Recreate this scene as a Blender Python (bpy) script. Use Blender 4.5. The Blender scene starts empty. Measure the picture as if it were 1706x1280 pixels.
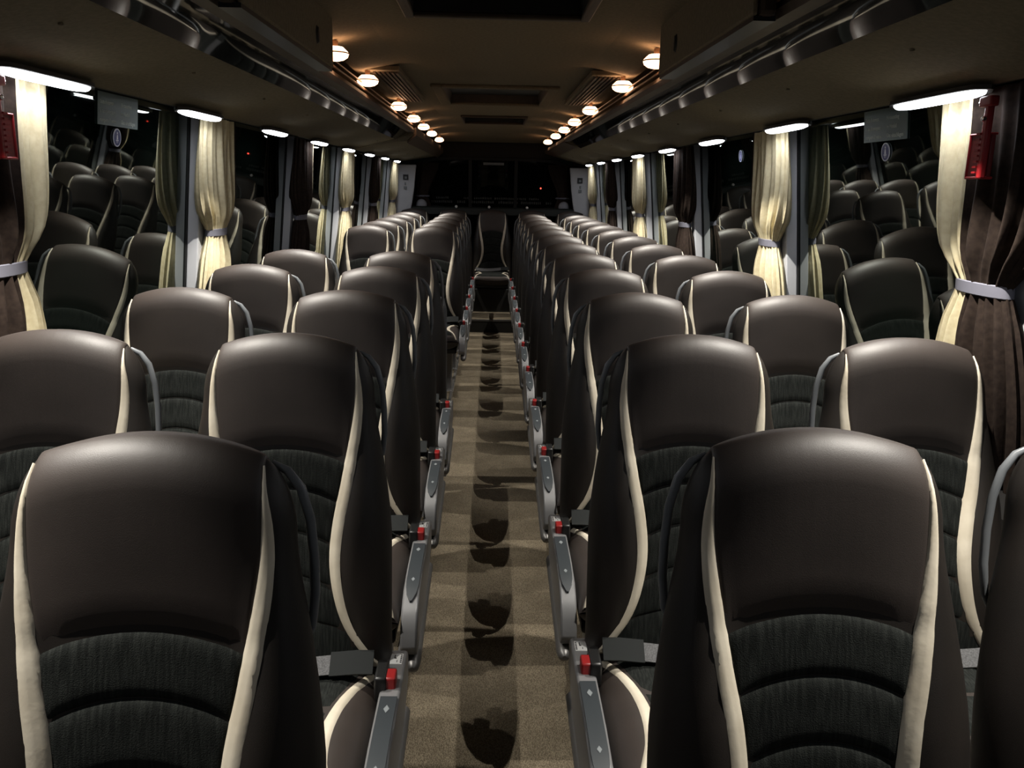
import bpy, math, random
from mathutils import Matrix, Vector
random.seed(7)
SC = bpy.context.scene
COL = SC.collection
PI = math.pi

# ------------------------------------------------------------------ camera, world, exposure
CAM_LOC = (-0.0101, 0.0, 1.5681)
YAW, PITCH, ROLL, FPX = math.radians(1.5769), math.radians(13.3377), math.radians(1.1543), 1406.69
_f = Vector((math.sin(YAW) * math.cos(PITCH), math.cos(YAW) * math.cos(PITCH), -math.sin(PITCH)))
_r = Vector((math.cos(YAW), -math.sin(YAW), 0.0))
_u = _r.cross(_f)
_r2 = _r * math.cos(ROLL) + _u * math.sin(ROLL)
_u2 = -_r * math.sin(ROLL) + _u * math.cos(ROLL)
cd = bpy.data.cameras.new('camera')
cd.sensor_fit = 'HORIZONTAL'
cd.sensor_width = 36.0
cd.lens = FPX / 1706.0 * 36.0
cd.clip_start = 0.02
cam = bpy.data.objects.new('camera', cd)
COL.objects.link(cam)
m3 = Matrix((_r2, _u2, -_f)).transposed()
cam.matrix_world = Matrix.Translation(CAM_LOC) @ m3.to_4x4()
SC.camera = cam

world = bpy.data.worlds.new('night')
SC.world = world
world.use_nodes = True
bg = world.node_tree.nodes['Background']
bg.inputs[0].default_value = (0.10, 0.14, 0.12, 1)      # night outside
bg.inputs[1].default_value = 0.004
SC.view_settings.view_transform = 'Standard'
SC.view_settings.look = 'None'
SC.view_settings.exposure = 0.0
SC.view_settings.gamma = 1.0
SC.view_settings.use_curve_mapping = False

STRIP_W = 0.95       # watts of one window strip lamp
STRIP_EMIT = 9.0   # look of its lens
WARM_W = 0.07       # watts of one warm ceiling lamp
WARM_EMIT = 7.0
READ_W = 70.0        # watts of one reading lamp over a seat pair

# ------------------------------------------------------------------ layout (metres)
PITCH_ROW = 0.75
XA, XW = 0.4424, 0.9345          # seat centres beside the aisle / the window
D0R, D0L, GAP = 1.1095, 1.0522, 0.1273
ZT = 1.245                       # top of a backrest
TILT = math.radians(5.5)         # side glass leans inward at the top


def gx(z):
    return 1.22 - math.tan(TILT) * (z - 1.4)


Y0, Y1 = -1.4, 10.75
ZP = 0.08                        # seat platform
BAY = 1.585
PIL = {-1: 3.44, 1: 3.41}


# ------------------------------------------------------------------ helpers
def interp(knots, x):
    if x <= knots[0][0]:
        return knots[0][1]
    if x >= knots[-1][0]:
        return knots[-1][1]
    n = len(knots)
    for i in range(n - 1):
        x0, y0 = knots[i]
        x1, y1 = knots[i + 1]
        if x <= x1:
            def tan(j):
                a = max(0, j - 1)
                b = min(n - 1, j + 1)
                return (knots[b][1] - knots[a][1]) / (knots[b][0] - knots[a][0])
            h = x1 - x0
            t = (x - x0) / h
            m0, m1 = tan(i) * h, tan(i + 1) * h
            return ((2 * t**3 - 3 * t**2 + 1) * y0 + (t**3 - 2 * t**2 + t) * m0
                    + (-2 * t**3 + 3 * t**2) * y1 + (t**3 - t**2) * m1)
    return knots[-1][1]


def sstep(a, b, x):
    t = min(1.0, max(0.0, (x - a) / (b - a)))
    return t * t * (3 - 2 * t)


class MB:
    """collects shapes for ONE mesh object"""
    def __init__(self):
        self.v, self.f = [], []

    def grid(self, rows, close=False):
        base = len(self.v)
        n = len(rows[0])
        for r in rows:
            self.v.extend(r)
        for i in range(len(rows) - 1):
            for j in range(n if close else n - 1):
                a = base + i * n + j
                b = base + i * n + (j + 1) % n
                c = b + n
                d = a + n
                self.f.append((a, b, c, d))
        return base

    def cap(self, base, n, flip=False):
        idx = list(range(base, base + n))
        self.f.append(tuple(reversed(idx)) if flip else tuple(idx))

    def box(self, x0, x1, y0, y1, z0, z1):
        b = len(self.v)
        self.v += [(x0, y0, z0), (x1, y0, z0), (x1, y1, z0), (x0, y1, z0),
                   (x0, y0, z1), (x1, y0, z1), (x1, y1, z1), (x0, y1, z1)]
        for q in ((0, 3, 2, 1), (4, 5, 6, 7), (0, 1, 5, 4), (1, 2, 6, 5), (2, 3, 7, 6), (3, 0, 4, 7)):
            self.f.append(tuple(b + k for k in q))
        return self

    def prism(self, poly, axis, a0, a1):
        """poly: closed 2D list; extruded along axis ('x' or 'y')"""
        b = len(self.v)
        n = len(poly)
        for a in (a0, a1):
            for p, q in poly:
                self.v.append((a, p, q) if axis == 'x' else (p, a, q))
        for i in range(n):
            j = (i + 1) % n
            self.f.append((b + i, b + j, b + n + j, b + n + i))
        self.f.append(tuple(b + i for i in reversed(range(n))))
        self.f.append(tuple(b + n + i for i in range(n)))
        return self

    def tube(self, pts, r, n=8, rx=None, cap=True):
        """round tube along pts; r may be a list"""
        rows = []
        P = [Vector(p) for p in pts]
        up = Vector((0, 0, 1))
        for i, p in enumerate(P):
            t = (P[min(i + 1, len(P) - 1)] - P[max(i - 1, 0)]).normalized()
            ref = Vector((1, 0, 0)) if abs(t.x) < 0.9 else Vector((0, 0, 1))
            a = t.cross(ref).normalized()
            b = t.cross(a).normalized()
            rr = r[i] if isinstance(r, (list, tuple)) else r
            ra = rr if rx is None else rr * rx
            rows.append([tuple(p + a * ra * math.cos(2 * PI * k / n) + b * rr * math.sin(2 * PI * k / n)) for k in range(n)])
        base = self.grid(rows, close=True)
        if cap:
            self.cap(base, n, True)
            self.cap(base + n * (len(P) - 1), n)
        return self

    def lathe(self, prof, c, axis='z', n=20, flip=1):
        """prof: [(r, h)] revolved about axis through c"""
        rows = []
        for r, h in prof:
            row = []
            for k in range(n):
                a = 2 * PI * k / n
                if axis == 'z':
                    row.append((c[0] + r * math.cos(a), c[1] + r * math.sin(a), c[2] + h))
                elif axis == 'x':
                    row.append((c[0] + h, c[1] + r * math.cos(a), c[2] + r * math.sin(a)))
                else:
                    row.append((c[0] + r * math.cos(a), c[1] + h, c[2] + r * math.sin(a)))
            rows.append(row)
        self.grid(rows, close=True)
        return self

    def build(self, name, mat, parent=None, smooth=True, bevel=0.0, loc=None, angle=40):
        me = bpy.data.meshes.new(name)
        me.from_pydata(self.v, [], self.f)
        import bmesh
        bm = bmesh.new()
        bm.from_mesh(me)
        bmesh.ops.recalc_face_normals(bm, faces=bm.faces)
        bm.to_mesh(me)
        bm.free()
        me.materials.append(mat)
        if smooth:
            for p in me.polygons:
                p.use_smooth = True
            me.set_sharp_from_angle(angle=math.radians(angle))
        o = bpy.data.objects.new(name, me)
        COL.objects.link(o)
        if parent is not None:
            o.parent = parent
        if loc is not None:
            o.location = loc
        if bevel:
            md = o.modifiers.new('bevel', 'BEVEL')
            md.width = bevel
            md.segments = 2
            md.limit_method = 'ANGLE'
        return o


def tag(o, label=None, cat=None, group=None, kind=None):
    if label:
        o['label'] = label
    if cat:
        o['category'] = cat
    if group:
        o['group'] = group
    if kind:
        o['kind'] = kind
    return o


def empty(name, loc=(0, 0, 0)):
    o = bpy.data.objects.new(name, None)
    o.empty_display_size = 0.05
    COL.objects.link(o)
    o.location = loc
    return o


def copy_tree(o, parent=None):
    c = o.copy()
    COL.objects.link(c)
    c.parent = parent
    for ch in list(o.children):
        copy_tree(ch, c)
    return c


def text_mesh(name, body, size, mat, parent, mtx, align='LEFT'):
    cu = bpy.data.curves.new(name, 'FONT')
    cu.body = body
    cu.size = size
    cu.align_x = align
    cu.extrude = 0.0001
    cu.resolution_u = 2
    t = bpy.data.objects.new(name + '_tmp', cu)
    COL.objects.link(t)
    dg = bpy.context.evaluated_depsgraph_get()
    me = bpy.data.meshes.new_from_object(t.evaluated_get(dg))
    bpy.data.objects.remove(t)
    bpy.data.curves.remove(cu)
    me.materials.clear()
    me.materials.append(mat)
    me.transform(mtx)
    o = bpy.data.objects.new(name, me)
    COL.objects.link(o)
    o.parent = parent
    return o


# ------------------------------------------------------------------ materials
def mat(name, col, rough=0.5, metal=0.0, spec=0.5, **kw):
    m = bpy.data.materials.new(name)
    m.use_nodes = True
    b = m.node_tree.nodes['Principled BSDF']
    b.inputs['Base Color'].default_value = (*col, 1)
    b.inputs['Roughness'].default_value = rough
    b.inputs['Metallic'].default_value = metal
    b.inputs['Specular IOR Level'].default_value = spec
    for k, v in kw.items():
        b.inputs[k].default_value = v
    return m


def nodes(m):
    nt = m.node_tree
    return nt, nt.nodes, nt.links, nt.nodes['Principled BSDF']


def noise_col(m, c0, c1, scale, vec_scale=(1, 1, 1), detail=4.0, lo=0.35, hi=0.65, bump=0.0, bump_scale=None, coord='Object', dist=0.002):
    nt, N, L, b = nodes(m)
    tc = N.new('ShaderNodeTexCoord')
    mp = N.new('ShaderNodeMapping')
    mp.inputs['Scale'].default_value = vec_scale
    L.new(tc.outputs[coord], mp.inputs['Vector'])
    nz = N.new('ShaderNodeTexNoise')
    nz.inputs['Scale'].default_value = scale
    nz.inputs['Detail'].default_value = detail
    L.new(mp.outputs[0], nz.inputs['Vector'])
    cr = N.new('ShaderNodeValToRGB')
    cr.color_ramp.elements[0].position = lo
    cr.color_ramp.elements[0].color = (*c0, 1)
    cr.color_ramp.elements[1].position = hi
    cr.color_ramp.elements[1].color = (*c1, 1)
    L.new(nz.outputs['Fac'], cr.inputs[0])
    L.new(cr.outputs[0], b.inputs['Base Color'])
    if bump:
        nb = N.new('ShaderNodeTexNoise')
        nb.inputs['Scale'].default_value = bump_scale or scale
        nb.inputs['Detail'].default_value = 3
        L.new(mp.outputs[0] if bump_scale is None else tc.outputs[coord], nb.inputs['Vector'])
        bp = N.new('ShaderNodeBump')
        bp.inputs['Strength'].default_value = bump
        bp.inputs['Distance'].default_value = dist
        L.new(nb.outputs['Fac'], bp.inputs['Height'])
        L.new(bp.outputs[0], b.inputs['Normal'])
    return m


def emit(name, col, strength):
    m = mat(name, (0.8, 0.8, 0.8), 0.4)
    _, _, _, b = nodes(m)
    b.inputs['Emission Color'].default_value = (*col, 1)
    b.inputs['Emission Strength'].default_value = strength
    return m


M = {}
M['leather'] = noise_col(mat('brown_leather', (0.04, 0.03, 0.026), 0.52, spec=0.5), (0.036, 0.028, 0.024), (0.048, 0.037, 0.032), 6.0, bump=0.18, bump_scale=900.0, dist=0.0012)
def creases(m, dist, strength):
    nt, N, L, b = nodes(m)
    tc = N.new('ShaderNodeTexCoord')
    mp = N.new('ShaderNodeMapping')
    mp.inputs['Scale'].default_value = (16, 3, 2.2)
    L.new(tc.outputs['Object'], mp.inputs['Vector'])
    nz = N.new('ShaderNodeTexNoise')
    nz.inputs['Scale'].default_value = 1.6
    nz.inputs['Detail'].default_value = 2
    L.new(mp.outputs[0], nz.inputs['Vector'])
    bp = N.new('ShaderNodeBump')
    bp.inputs['Strength'].default_value = strength
    bp.inputs['Distance'].default_value = dist
    L.new(nz.outputs['Fac'], bp.inputs['Height'])
    old = b.inputs['Normal'].links[0].from_node
    L.new(bp.outputs[0], old.inputs['Normal'])


creases(M['leather'], 0.004, 0.12)
M['leather_side'] = noise_col(mat('dark_leather', (0.02, 0.016, 0.013), 0.5, spec=0.4), (0.016, 0.013, 0.011), (0.023, 0.018, 0.015), 7.0, bump=0.18, bump_scale=900.0, dist=0.0012)
M['fabric'] = noise_col(mat('streaked_fabric', (0.02, 0.024, 0.022), 0.95, spec=0.15), (0.011, 0.0125, 0.0115), (0.030, 0.033, 0.030), 40.0, vec_scale=(7.0, 1.0, 0.6), lo=0.40, hi=0.78, bump=0.5, bump_scale=650.0, dist=0.002)
M['cream'] = noise_col(mat('cream_leather', (0.7, 0.62, 0.48), 0.5, spec=0.4), (0.62, 0.55, 0.43), (0.74, 0.67, 0.54), 14.0, bump=0.12, bump_scale=60.0, dist=0.004)
M['shell'] = mat('black_shell_plastic', (0.012, 0.013, 0.014), 0.45)
M['silver'] = mat('silver_plastic', (0.25, 0.25, 0.255), 0.34, metal=0.35)
M['inset'] = mat('slate_plastic', (0.028, 0.034, 0.039), 0.45)
M['handle'] = mat('grey_handle_plastic', (0.15, 0.16, 0.17), 0.35)
M['legmetal'] = mat('grey_leg_metal', (0.16, 0.155, 0.15), 0.4, metal=0.5)
M['red'] = mat('red_button_plastic', (0.24, 0.010, 0.010), 0.4)
M['black'] = mat('black_plastic', (0.01, 0.01, 0.01), 0.4)
M['webbing'] = noise_col(mat('grey_webbing', (0.2, 0.2, 0.2), 0.8), (0.08, 0.08, 0.083), (0.14, 0.14, 0.145), 300.0, bump=0.4)
M['webbing_dark'] = mat('dark_webbing_sleeve', (0.020, 0.022, 0.022), 0.7, spec=0.12)
M['paper'] = mat('white_label_paper', (0.75, 0.75, 0.74), 0.6)
M['ink'] = mat('black_print', (0.02, 0.02, 0.02), 0.6)
M['mark'] = mat('grey_print', (0.2, 0.22, 0.23), 0.6)
M['chrome'] = mat('polished_trim', (0.75, 0.75, 0.74), 0.22, metal=0.9)


def carpet_mat():
    m = mat('brown_carpet', (0.1, 0.085, 0.06), 0.95, spec=0.1)
    nt, N, L, b = nodes(m)
    tc = N.new('ShaderNodeTexCoord')
    mp = N.new('ShaderNodeMapping')
    mp.inputs['Rotation'].default_value = (0, 0, math.radians(38))
    mp.inputs['Scale'].default_value = (1.0, 0.45, 1)
    L.new(tc.outputs['Object'], mp.inputs['Vector'])
    vo = N.new('ShaderNodeTexVoronoi')
    vo.inputs['Scale'].default_value = 380.0
    L.new(mp.outputs[0], vo.inputs['Vector'])
    nz = N.new('ShaderNodeTexNoise')
    nz.inputs['Scale'].default_value = 9.0
    nz.inputs['Detail'].default_value = 5
    L.new(tc.outputs['Object'], nz.inputs['Vector'])
    mx = N.new('ShaderNodeMix')
    mx.data_type = 'FLOAT'
    mx.inputs[0].default_value = 0.35
    L.new(vo.outputs['Distance'], mx.inputs[2])
    L.new(nz.outputs['Fac'], mx.inputs[3])
    cr = N.new('ShaderNodeValToRGB')
    cr.color_ramp.elements[0].position = 0.15
    cr.color_ramp.elements[0].color = (0.30, 0.25, 0.178, 1)
    cr.color_ramp.elements[1].position = 0.62
    cr.color_ramp.elements[1].color = (0.115, 0.094, 0.065, 1)
    L.new(mx.outputs[0], cr.inputs[0])
    L.new(cr.outputs[0], b.inputs['Base Color'])
    bp = N.new('ShaderNodeBump')
    bp.inputs['Strength'].default_value = 0.8
    bp.inputs['Distance'].default_value = 0.003
    bp.invert = True
    L.new(vo.outputs['Distance'], bp.inputs['Height'])
    L.new(bp.outputs[0], b.inputs['Normal'])
    return m


M['carpet'] = carpet_mat()
M['panel'] = noise_col(mat('beige_felt_panel', (0.3, 0.26, 0.18), 0.85, spec=0.2), (0.17, 0.145, 0.098), (0.21, 0.18, 0.125), 90.0, bump=0.15)
M['ceil'] = noise_col(mat('tan_ceiling_felt', (0.34, 0.27, 0.19), 0.9, spec=0.15), (0.20, 0.165, 0.115), (0.24, 0.20, 0.14), 80.0, bump=0.15)
M['brown'] = noise_col(mat('brown_trim_panel', (0.12, 0.08, 0.055), 0.55), (0.060, 0.041, 0.028), (0.075, 0.052, 0.036), 40.0)
M['gloss'] = mat('glossy_grey_strip', (0.020, 0.022, 0.022), 0.03, spec=0.5)
M['dark'] = mat('dark_trim', (0.012, 0.012, 0.011), 0.6)
M['pillar'] = mat('pale_grey_pillar', (0.52, 0.53, 0.56), 0.55)
M['wall'] = mat('grey_side_lining', (0.12, 0.115, 0.11), 0.8)
M['glass'] = mat('tinted_night_glass', (0.002, 0.003, 0.0025), 0.015, spec=0.5, IOR=1.75)
M['glass'].node_tree.nodes['Principled BSDF'].inputs['Coat Weight'].default_value = 1.0
M['glass'].node_tree.nodes['Principled BSDF'].inputs['Coat IOR'].default_value = 1.6
M['glass'].node_tree.nodes['Principled BSDF'].inputs['Coat Roughness'].default_value = 0.015
M['glass'].node_tree.nodes['Principled BSDF'].inputs['Coat Tint'].default_value = (0.9, 1.0, 0.93, 1)
M['rear_glass'] = mat('dark_rear_glass', (0.002, 0.003, 0.0025), 0.03, spec=0.5, IOR=1.22)
M['seal'] = mat('black_rubber', (0.008, 0.008, 0.008), 0.6)
M['cream_cloth'] = noise_col(mat('cream_curtain_cloth', (0.62, 0.55, 0.36), 0.9, spec=0.15), (0.58, 0.50, 0.32), (0.66, 0.59, 0.40), 60.0, bump=0.2)
M['brown_cloth'] = noise_col(mat('dark_brown_curtain_cloth', (0.045, 0.03, 0.024), 0.9, spec=0.15), (0.019, 0.0125, 0.010), (0.031, 0.021, 0.016), 70.0, bump=0.2)
M['tie'] = mat('slate_tie_band', (0.17, 0.17, 0.21), 0.7)
M['lens'] = emit('lit_strip_lens', (0.93, 0.95, 1.0), STRIP_EMIT)
M['warm'] = emit('lit_warm_lens', (1.0, 0.55, 0.30), WARM_EMIT)
M['copper'] = mat('bronze_lamp_rim', (0.35, 0.2, 0.12), 0.35, metal=0.6)
M['redlamp'] = emit('red_indicator', (1.0, 0.05, 0.03), 6.0)
M['hammer'] = mat('red_hammer_plastic', (0.30, 0.012, 0.016), 0.4)
M['hammer_dark'] = mat('dark_red_holder', (0.15, 0.008, 0.009), 0.45)
M['steel'] = mat('steel', (0.6, 0.6, 0.6), 0.25, metal=1.0)
M['signfilm'] = mat('grey_green_sign_film', (0.15, 0.20, 0.195), 0.5, spec=0.2)
M['signtext'] = mat('pale_sign_print', (0.85, 0.95, 0.9), 0.6, spec=0.1)
M['blue'] = mat('blue_sticker_film', (0.025, 0.035, 0.20), 0.4)
M['white'] = mat('white_print', (0.72, 0.75, 0.9), 0.5)
M['greydisc'] = mat('grey_speaker_grille', (0.3, 0.3, 0.33), 0.6)

# ------------------------------------------------------------------ setting: floor, walls, ceiling
fl = MB()
fl.box(-0.29, 0.29, Y0, 9.02, -0.05, 0.0)
tag(fl.build('floor', M['carpet'], smooth=False), 'brown woven carpet floor of the aisle', 'floor', kind='structure')
for s, nm in ((-1, 'left'), (1, 'right')):
    p = MB()
    p.box(min(s * 0.29, s * 1.2), max(s * 0.29, s * 1.2), Y0, 9.6, -0.05, ZP)
    po = p.build('floor_platform_' + nm, M['carpet'], smooth=False)
    tag(po, 'low carpeted platform carrying the seats beside the aisle', 'platform', kind='structure')
    t = MB()
    t.box(min(s * 0.281, s * 0.295), max(s * 0.281, s * 0.295), Y0, 9.02, 0.035, ZP + 0.006)
    tag(t.build('trim_1' if s < 0 else 'trim_2', M['legmetal'], smooth=False), 'metal edging along the seat platform', 'trim', kind='structure')

st = MB()
st.prism([(9.02, -0.05), (9.02, 0.125), (9.035, 0.137), (9.6, 0.137), (9.6, -0.05)], 'x', -0.29, 0.29)
so = st.build('rear_step', M['carpet'], smooth=False)
tag(so, 'carpeted step at the end of the aisle before the rear bench', 'step', kind='structure')
MB().box(-0.288, 0.288, 9.012, 9.02, 0.0, 0.12).build('riser', M['dark'], so, smooth=False)
MB().box(-0.288, 0.288, 9.008, 9.03, 0.122, 0.14).build('nosing', M['legmetal'], so, smooth=False)

rb = MB()
rb.box(-1.15, 1.15, 9.6, 10.3, -0.05, 0.40)
tag(rb.build('bench_plinth', M['dark'], smooth=False, bevel=0.01), 'black plinth under the rear row of seats', 'plinth', kind='structure')

for s, nm in ((-1, 'left'), (1, 'right')):
    w = MB()
    w.prism([(s * gx(-0.05), -0.05), (s * gx(0.86), 0.86), (s * (gx(0.86) + 0.09), 0.86), (s * (gx(-0.05) + 0.09), -0.05)], 'y', Y0, Y1)
    w.prism([(s * gx(1.84), 1.84), (s * gx(2.3), 2.3), (s * (gx(2.3) + 0.12), 2.3), (s * (gx(1.84) + 0.09), 1.84)], 'y', Y0, Y1)
    tag(w.build('wall_' + nm, M['wall'], smooth=False), 'grey side wall of the coach below and above the windows', 'wall', kind='structure')
    r = MB()
    r.box(min(s * 1.115, s * 1.165), max(s * 1.115, s * 1.165), Y0, 10.3, 1.815, 1.9)
    tag(r.build('trim_3' if s < 0 else 'trim_4', M['dark'], smooth=False), 'dark rail along the tops of the windows', 'trim', kind='structure')

wn = 0
for s in (-1, 1):
    edges = [Y0] + [PIL[s] + BAY * k for k in range(-2, 5)] + [10.3]
    for a, b in zip(edges[:-1], edges[1:]):
        if b - a < 0.2:
            continue
        wn += 1
        g = MB()
        g.prism([(s * gx(0.86), 0.86), (s * gx(1.84), 1.84), (s * (gx(1.84) + 0.012), 1.84), (s * (gx(0.86) + 0.012), 0.86)], 'y', a + 0.012, b - 0.012)
        go = g.build('window_%d' % wn, M['glass'], smooth=False)
        tag(go, 'dark side window reflecting the lit cabin at night', 'window', kind='structure')
        e = MB()
        for y0, y1, z0, z1 in ((a - 0.004, a + 0.014, 0.86, 1.84), (b - 0.014, b + 0.004, 0.86, 1.84), (a, b, 0.855, 0.875)):
            e.prism([(s * (gx(z0) - 0.004), z0), (s * (gx(z1) - 0.004), z1), (s * (gx(z1) + 0.016), z1), (s * (gx(z0) + 0.016), z0)], 'y', y0, y1)
        e.build('window_seal', M['seal'], go, smooth=False)
    for k in range(-1, 5):
        y = PIL[s] + BAY * k
        p = MB()
        rows = []
        for z in (0.80, 1.81):
            xo, xi = s * (gx(z) - 0.005), s * (gx(z) - 0.045)
            rows.append([(xi, y + 0.006, z), (xi, y + 0.085, z), (xo, y + 0.10, z), (xo, y - 0.004, z)])
        b0 = p.grid(rows, close=True)
        p.cap(b0, 4, True)
        p.cap(b0 + 4, 4)
        tag(p.build('trim_%d' % (10 + wn * 10 + k), M['pillar'], smooth=False, bevel=0.004), 'pale grey window pillar standing between two panes', 'pillar', kind='structure')

# ceiling: centre field with three openings, built as strips
HATCHES = [(1.9, 2.90, 0.27), (5.0, 6.0, 0.30), (7.13, 7.88, 0.26)]
c = MB()
ys = [Y0] + [v for h in HATCHES for v in h[:2]] + [9.5]
for i in range(len(ys) - 1):
    a, b = ys[i], ys[i + 1]
    if i % 2 == 0:
        c.box(-0.44, 0.44, a, b, 2.10, 2.16)
    else:
        hw = HATCHES[i // 2][2]
        c.box(-0.44, -hw, a, b, 2.10, 2.16)
        c.box(hw, 0.44, a, b, 2.10, 2.16)
for s in (-1, 1):
    c.prism([(s * 0.44, 2.10), (s * 0.44, 2.16), (s * 0.68, 2.14), (s * 0.66, 2.07), (s * 0.62, 2.065)], 'y', Y0, 9.5)
    c.box(min(s * 0.64, s * 1.2), max(s * 0.64, s * 1.2), Y0, 10.3, 2.17, 2.2)
c.prism([(9.5, 2.10), (9.5, 2.16), (10.25, 2.16), (10.25, 2.035)], 'x', -0.64, 0.64)
tag(c.build('ceiling', M['ceil'], smooth=False), 'tan felt ceiling above the aisle', 'ceiling', kind='structure')


def recess(name, y0, y1, hw, depth, top, frame_w, label, cat):
    o = empty(name, (0, (y0 + y1) / 2, 2.10))
    m = (y1 - y0) / 2
    k = MB()
    zi = depth
    rim = 0.012
    # sloping inner walls
    ins = 0.012
    outer = [(-hw, -m), (hw, -m), (hw, m), (-hw, m)]
    inner = [(-hw + ins, -m + ins), (hw - ins, -m + ins), (hw - ins, m - ins), (-hw + ins, m - ins)]
    k.grid([[(x, y, 0.0) for x, y in outer], [(x, y, zi) for x, y in inner]], close=True)
    k.build('well', M['brown'] if top != 'dark' else M['dark'], o, smooth=False)
    MB().box(-hw + ins, hw - ins, -m + ins, m - ins, zi, zi + 0.01).build('lid', M[top], o, smooth=False)
    f = MB()
    q = frame_w
    for x0, x1, ya, yb in ((-hw - q, -hw + 0.002, -m - q, m + q), (hw - 0.002, hw + q, -m - q, m + q), (-hw, hw, -m - q, -m + 0.002), (-hw, hw, m - 0.002, m + q)):
        f.box(x0, x1, ya, yb, -0.018, 0.0)
    f.build('frame', M['ceil'] if top != 'dark' else M['brown'], o, smooth=True, bevel=0.006)
    tag(o, label, cat)
    return o


h1 = recess('roof_hatch', 5.0, 6.0, 0.30, 0.05, 'inset', 0.06, 'framed roof hatch with a slate lid, largest opening in the ceiling', 'roof hatch')
h2 = recess('air_vent', 7.13, 7.88, 0.26, 0.07, 'dark', 0.012, 'dark ceiling air opening behind the framed roof hatch', 'vent')
for k in range(9):
    MB().box(-0.245, 0.245, -0.33 + k * 0.08, -0.322 + k * 0.08, 0.02, 0.055).build('slat', M['dark'], h2, smooth=False)
h0 = recess('roof_hatch', 1.9, 2.90, 0.27, 0.09, 'dark', 0.03, 'dark roof hatch opening between the two overhead lockers', 'roof hatch')
hh = MB()
hh.box(0.11, 0.19, 0.22, 0.34, 0.02, 0.075)
ho = hh.build('release_handle', M['hammer_dark'], h0, bevel=0.006)
ho['label'] = 'dark red release handle'
MB().box(0.165, 0.195, 0.30, 0.31, 0.008, 0.02).build('catch', M['paper'], ho, smooth=False)

for s in (-1, 1):
    o = empty('air_louvre', (s * 0.52, 4.9, 2.085))
    MB().box(-0.075, 0.075, -0.76, 0.76, -0.018, 0.004).build('frame', M['ceil'], o, smooth=False, bevel=0.004)
    for k in range(6):
        x = -0.052 + k * 0.021
        MB().box(x, x + 0.010, -0.72, 0.72, -0.026, -0.016).build('slat', M['brown'], o, smooth=False)
    tag(o, 'long brown slatted air louvre in the ceiling, stairwell side' if s < 0 else 'long brown slatted air louvre in the ceiling, unbroken seat side', 'vent')

# ------------------------------------------------------------------ luggage racks
RACK_END = {-1: 6.62, 1: 7.50}


def gloss_pts(s, off=0.0):
    pts = []
    for i in range(9):
        t = i / 8
        x = 0.745 - t * 0.100
        z = 1.877 + 0.056 * t - 0.0015 * math.sin(PI * t) - off
        pts.append((s * x, z))
    return pts


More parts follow.
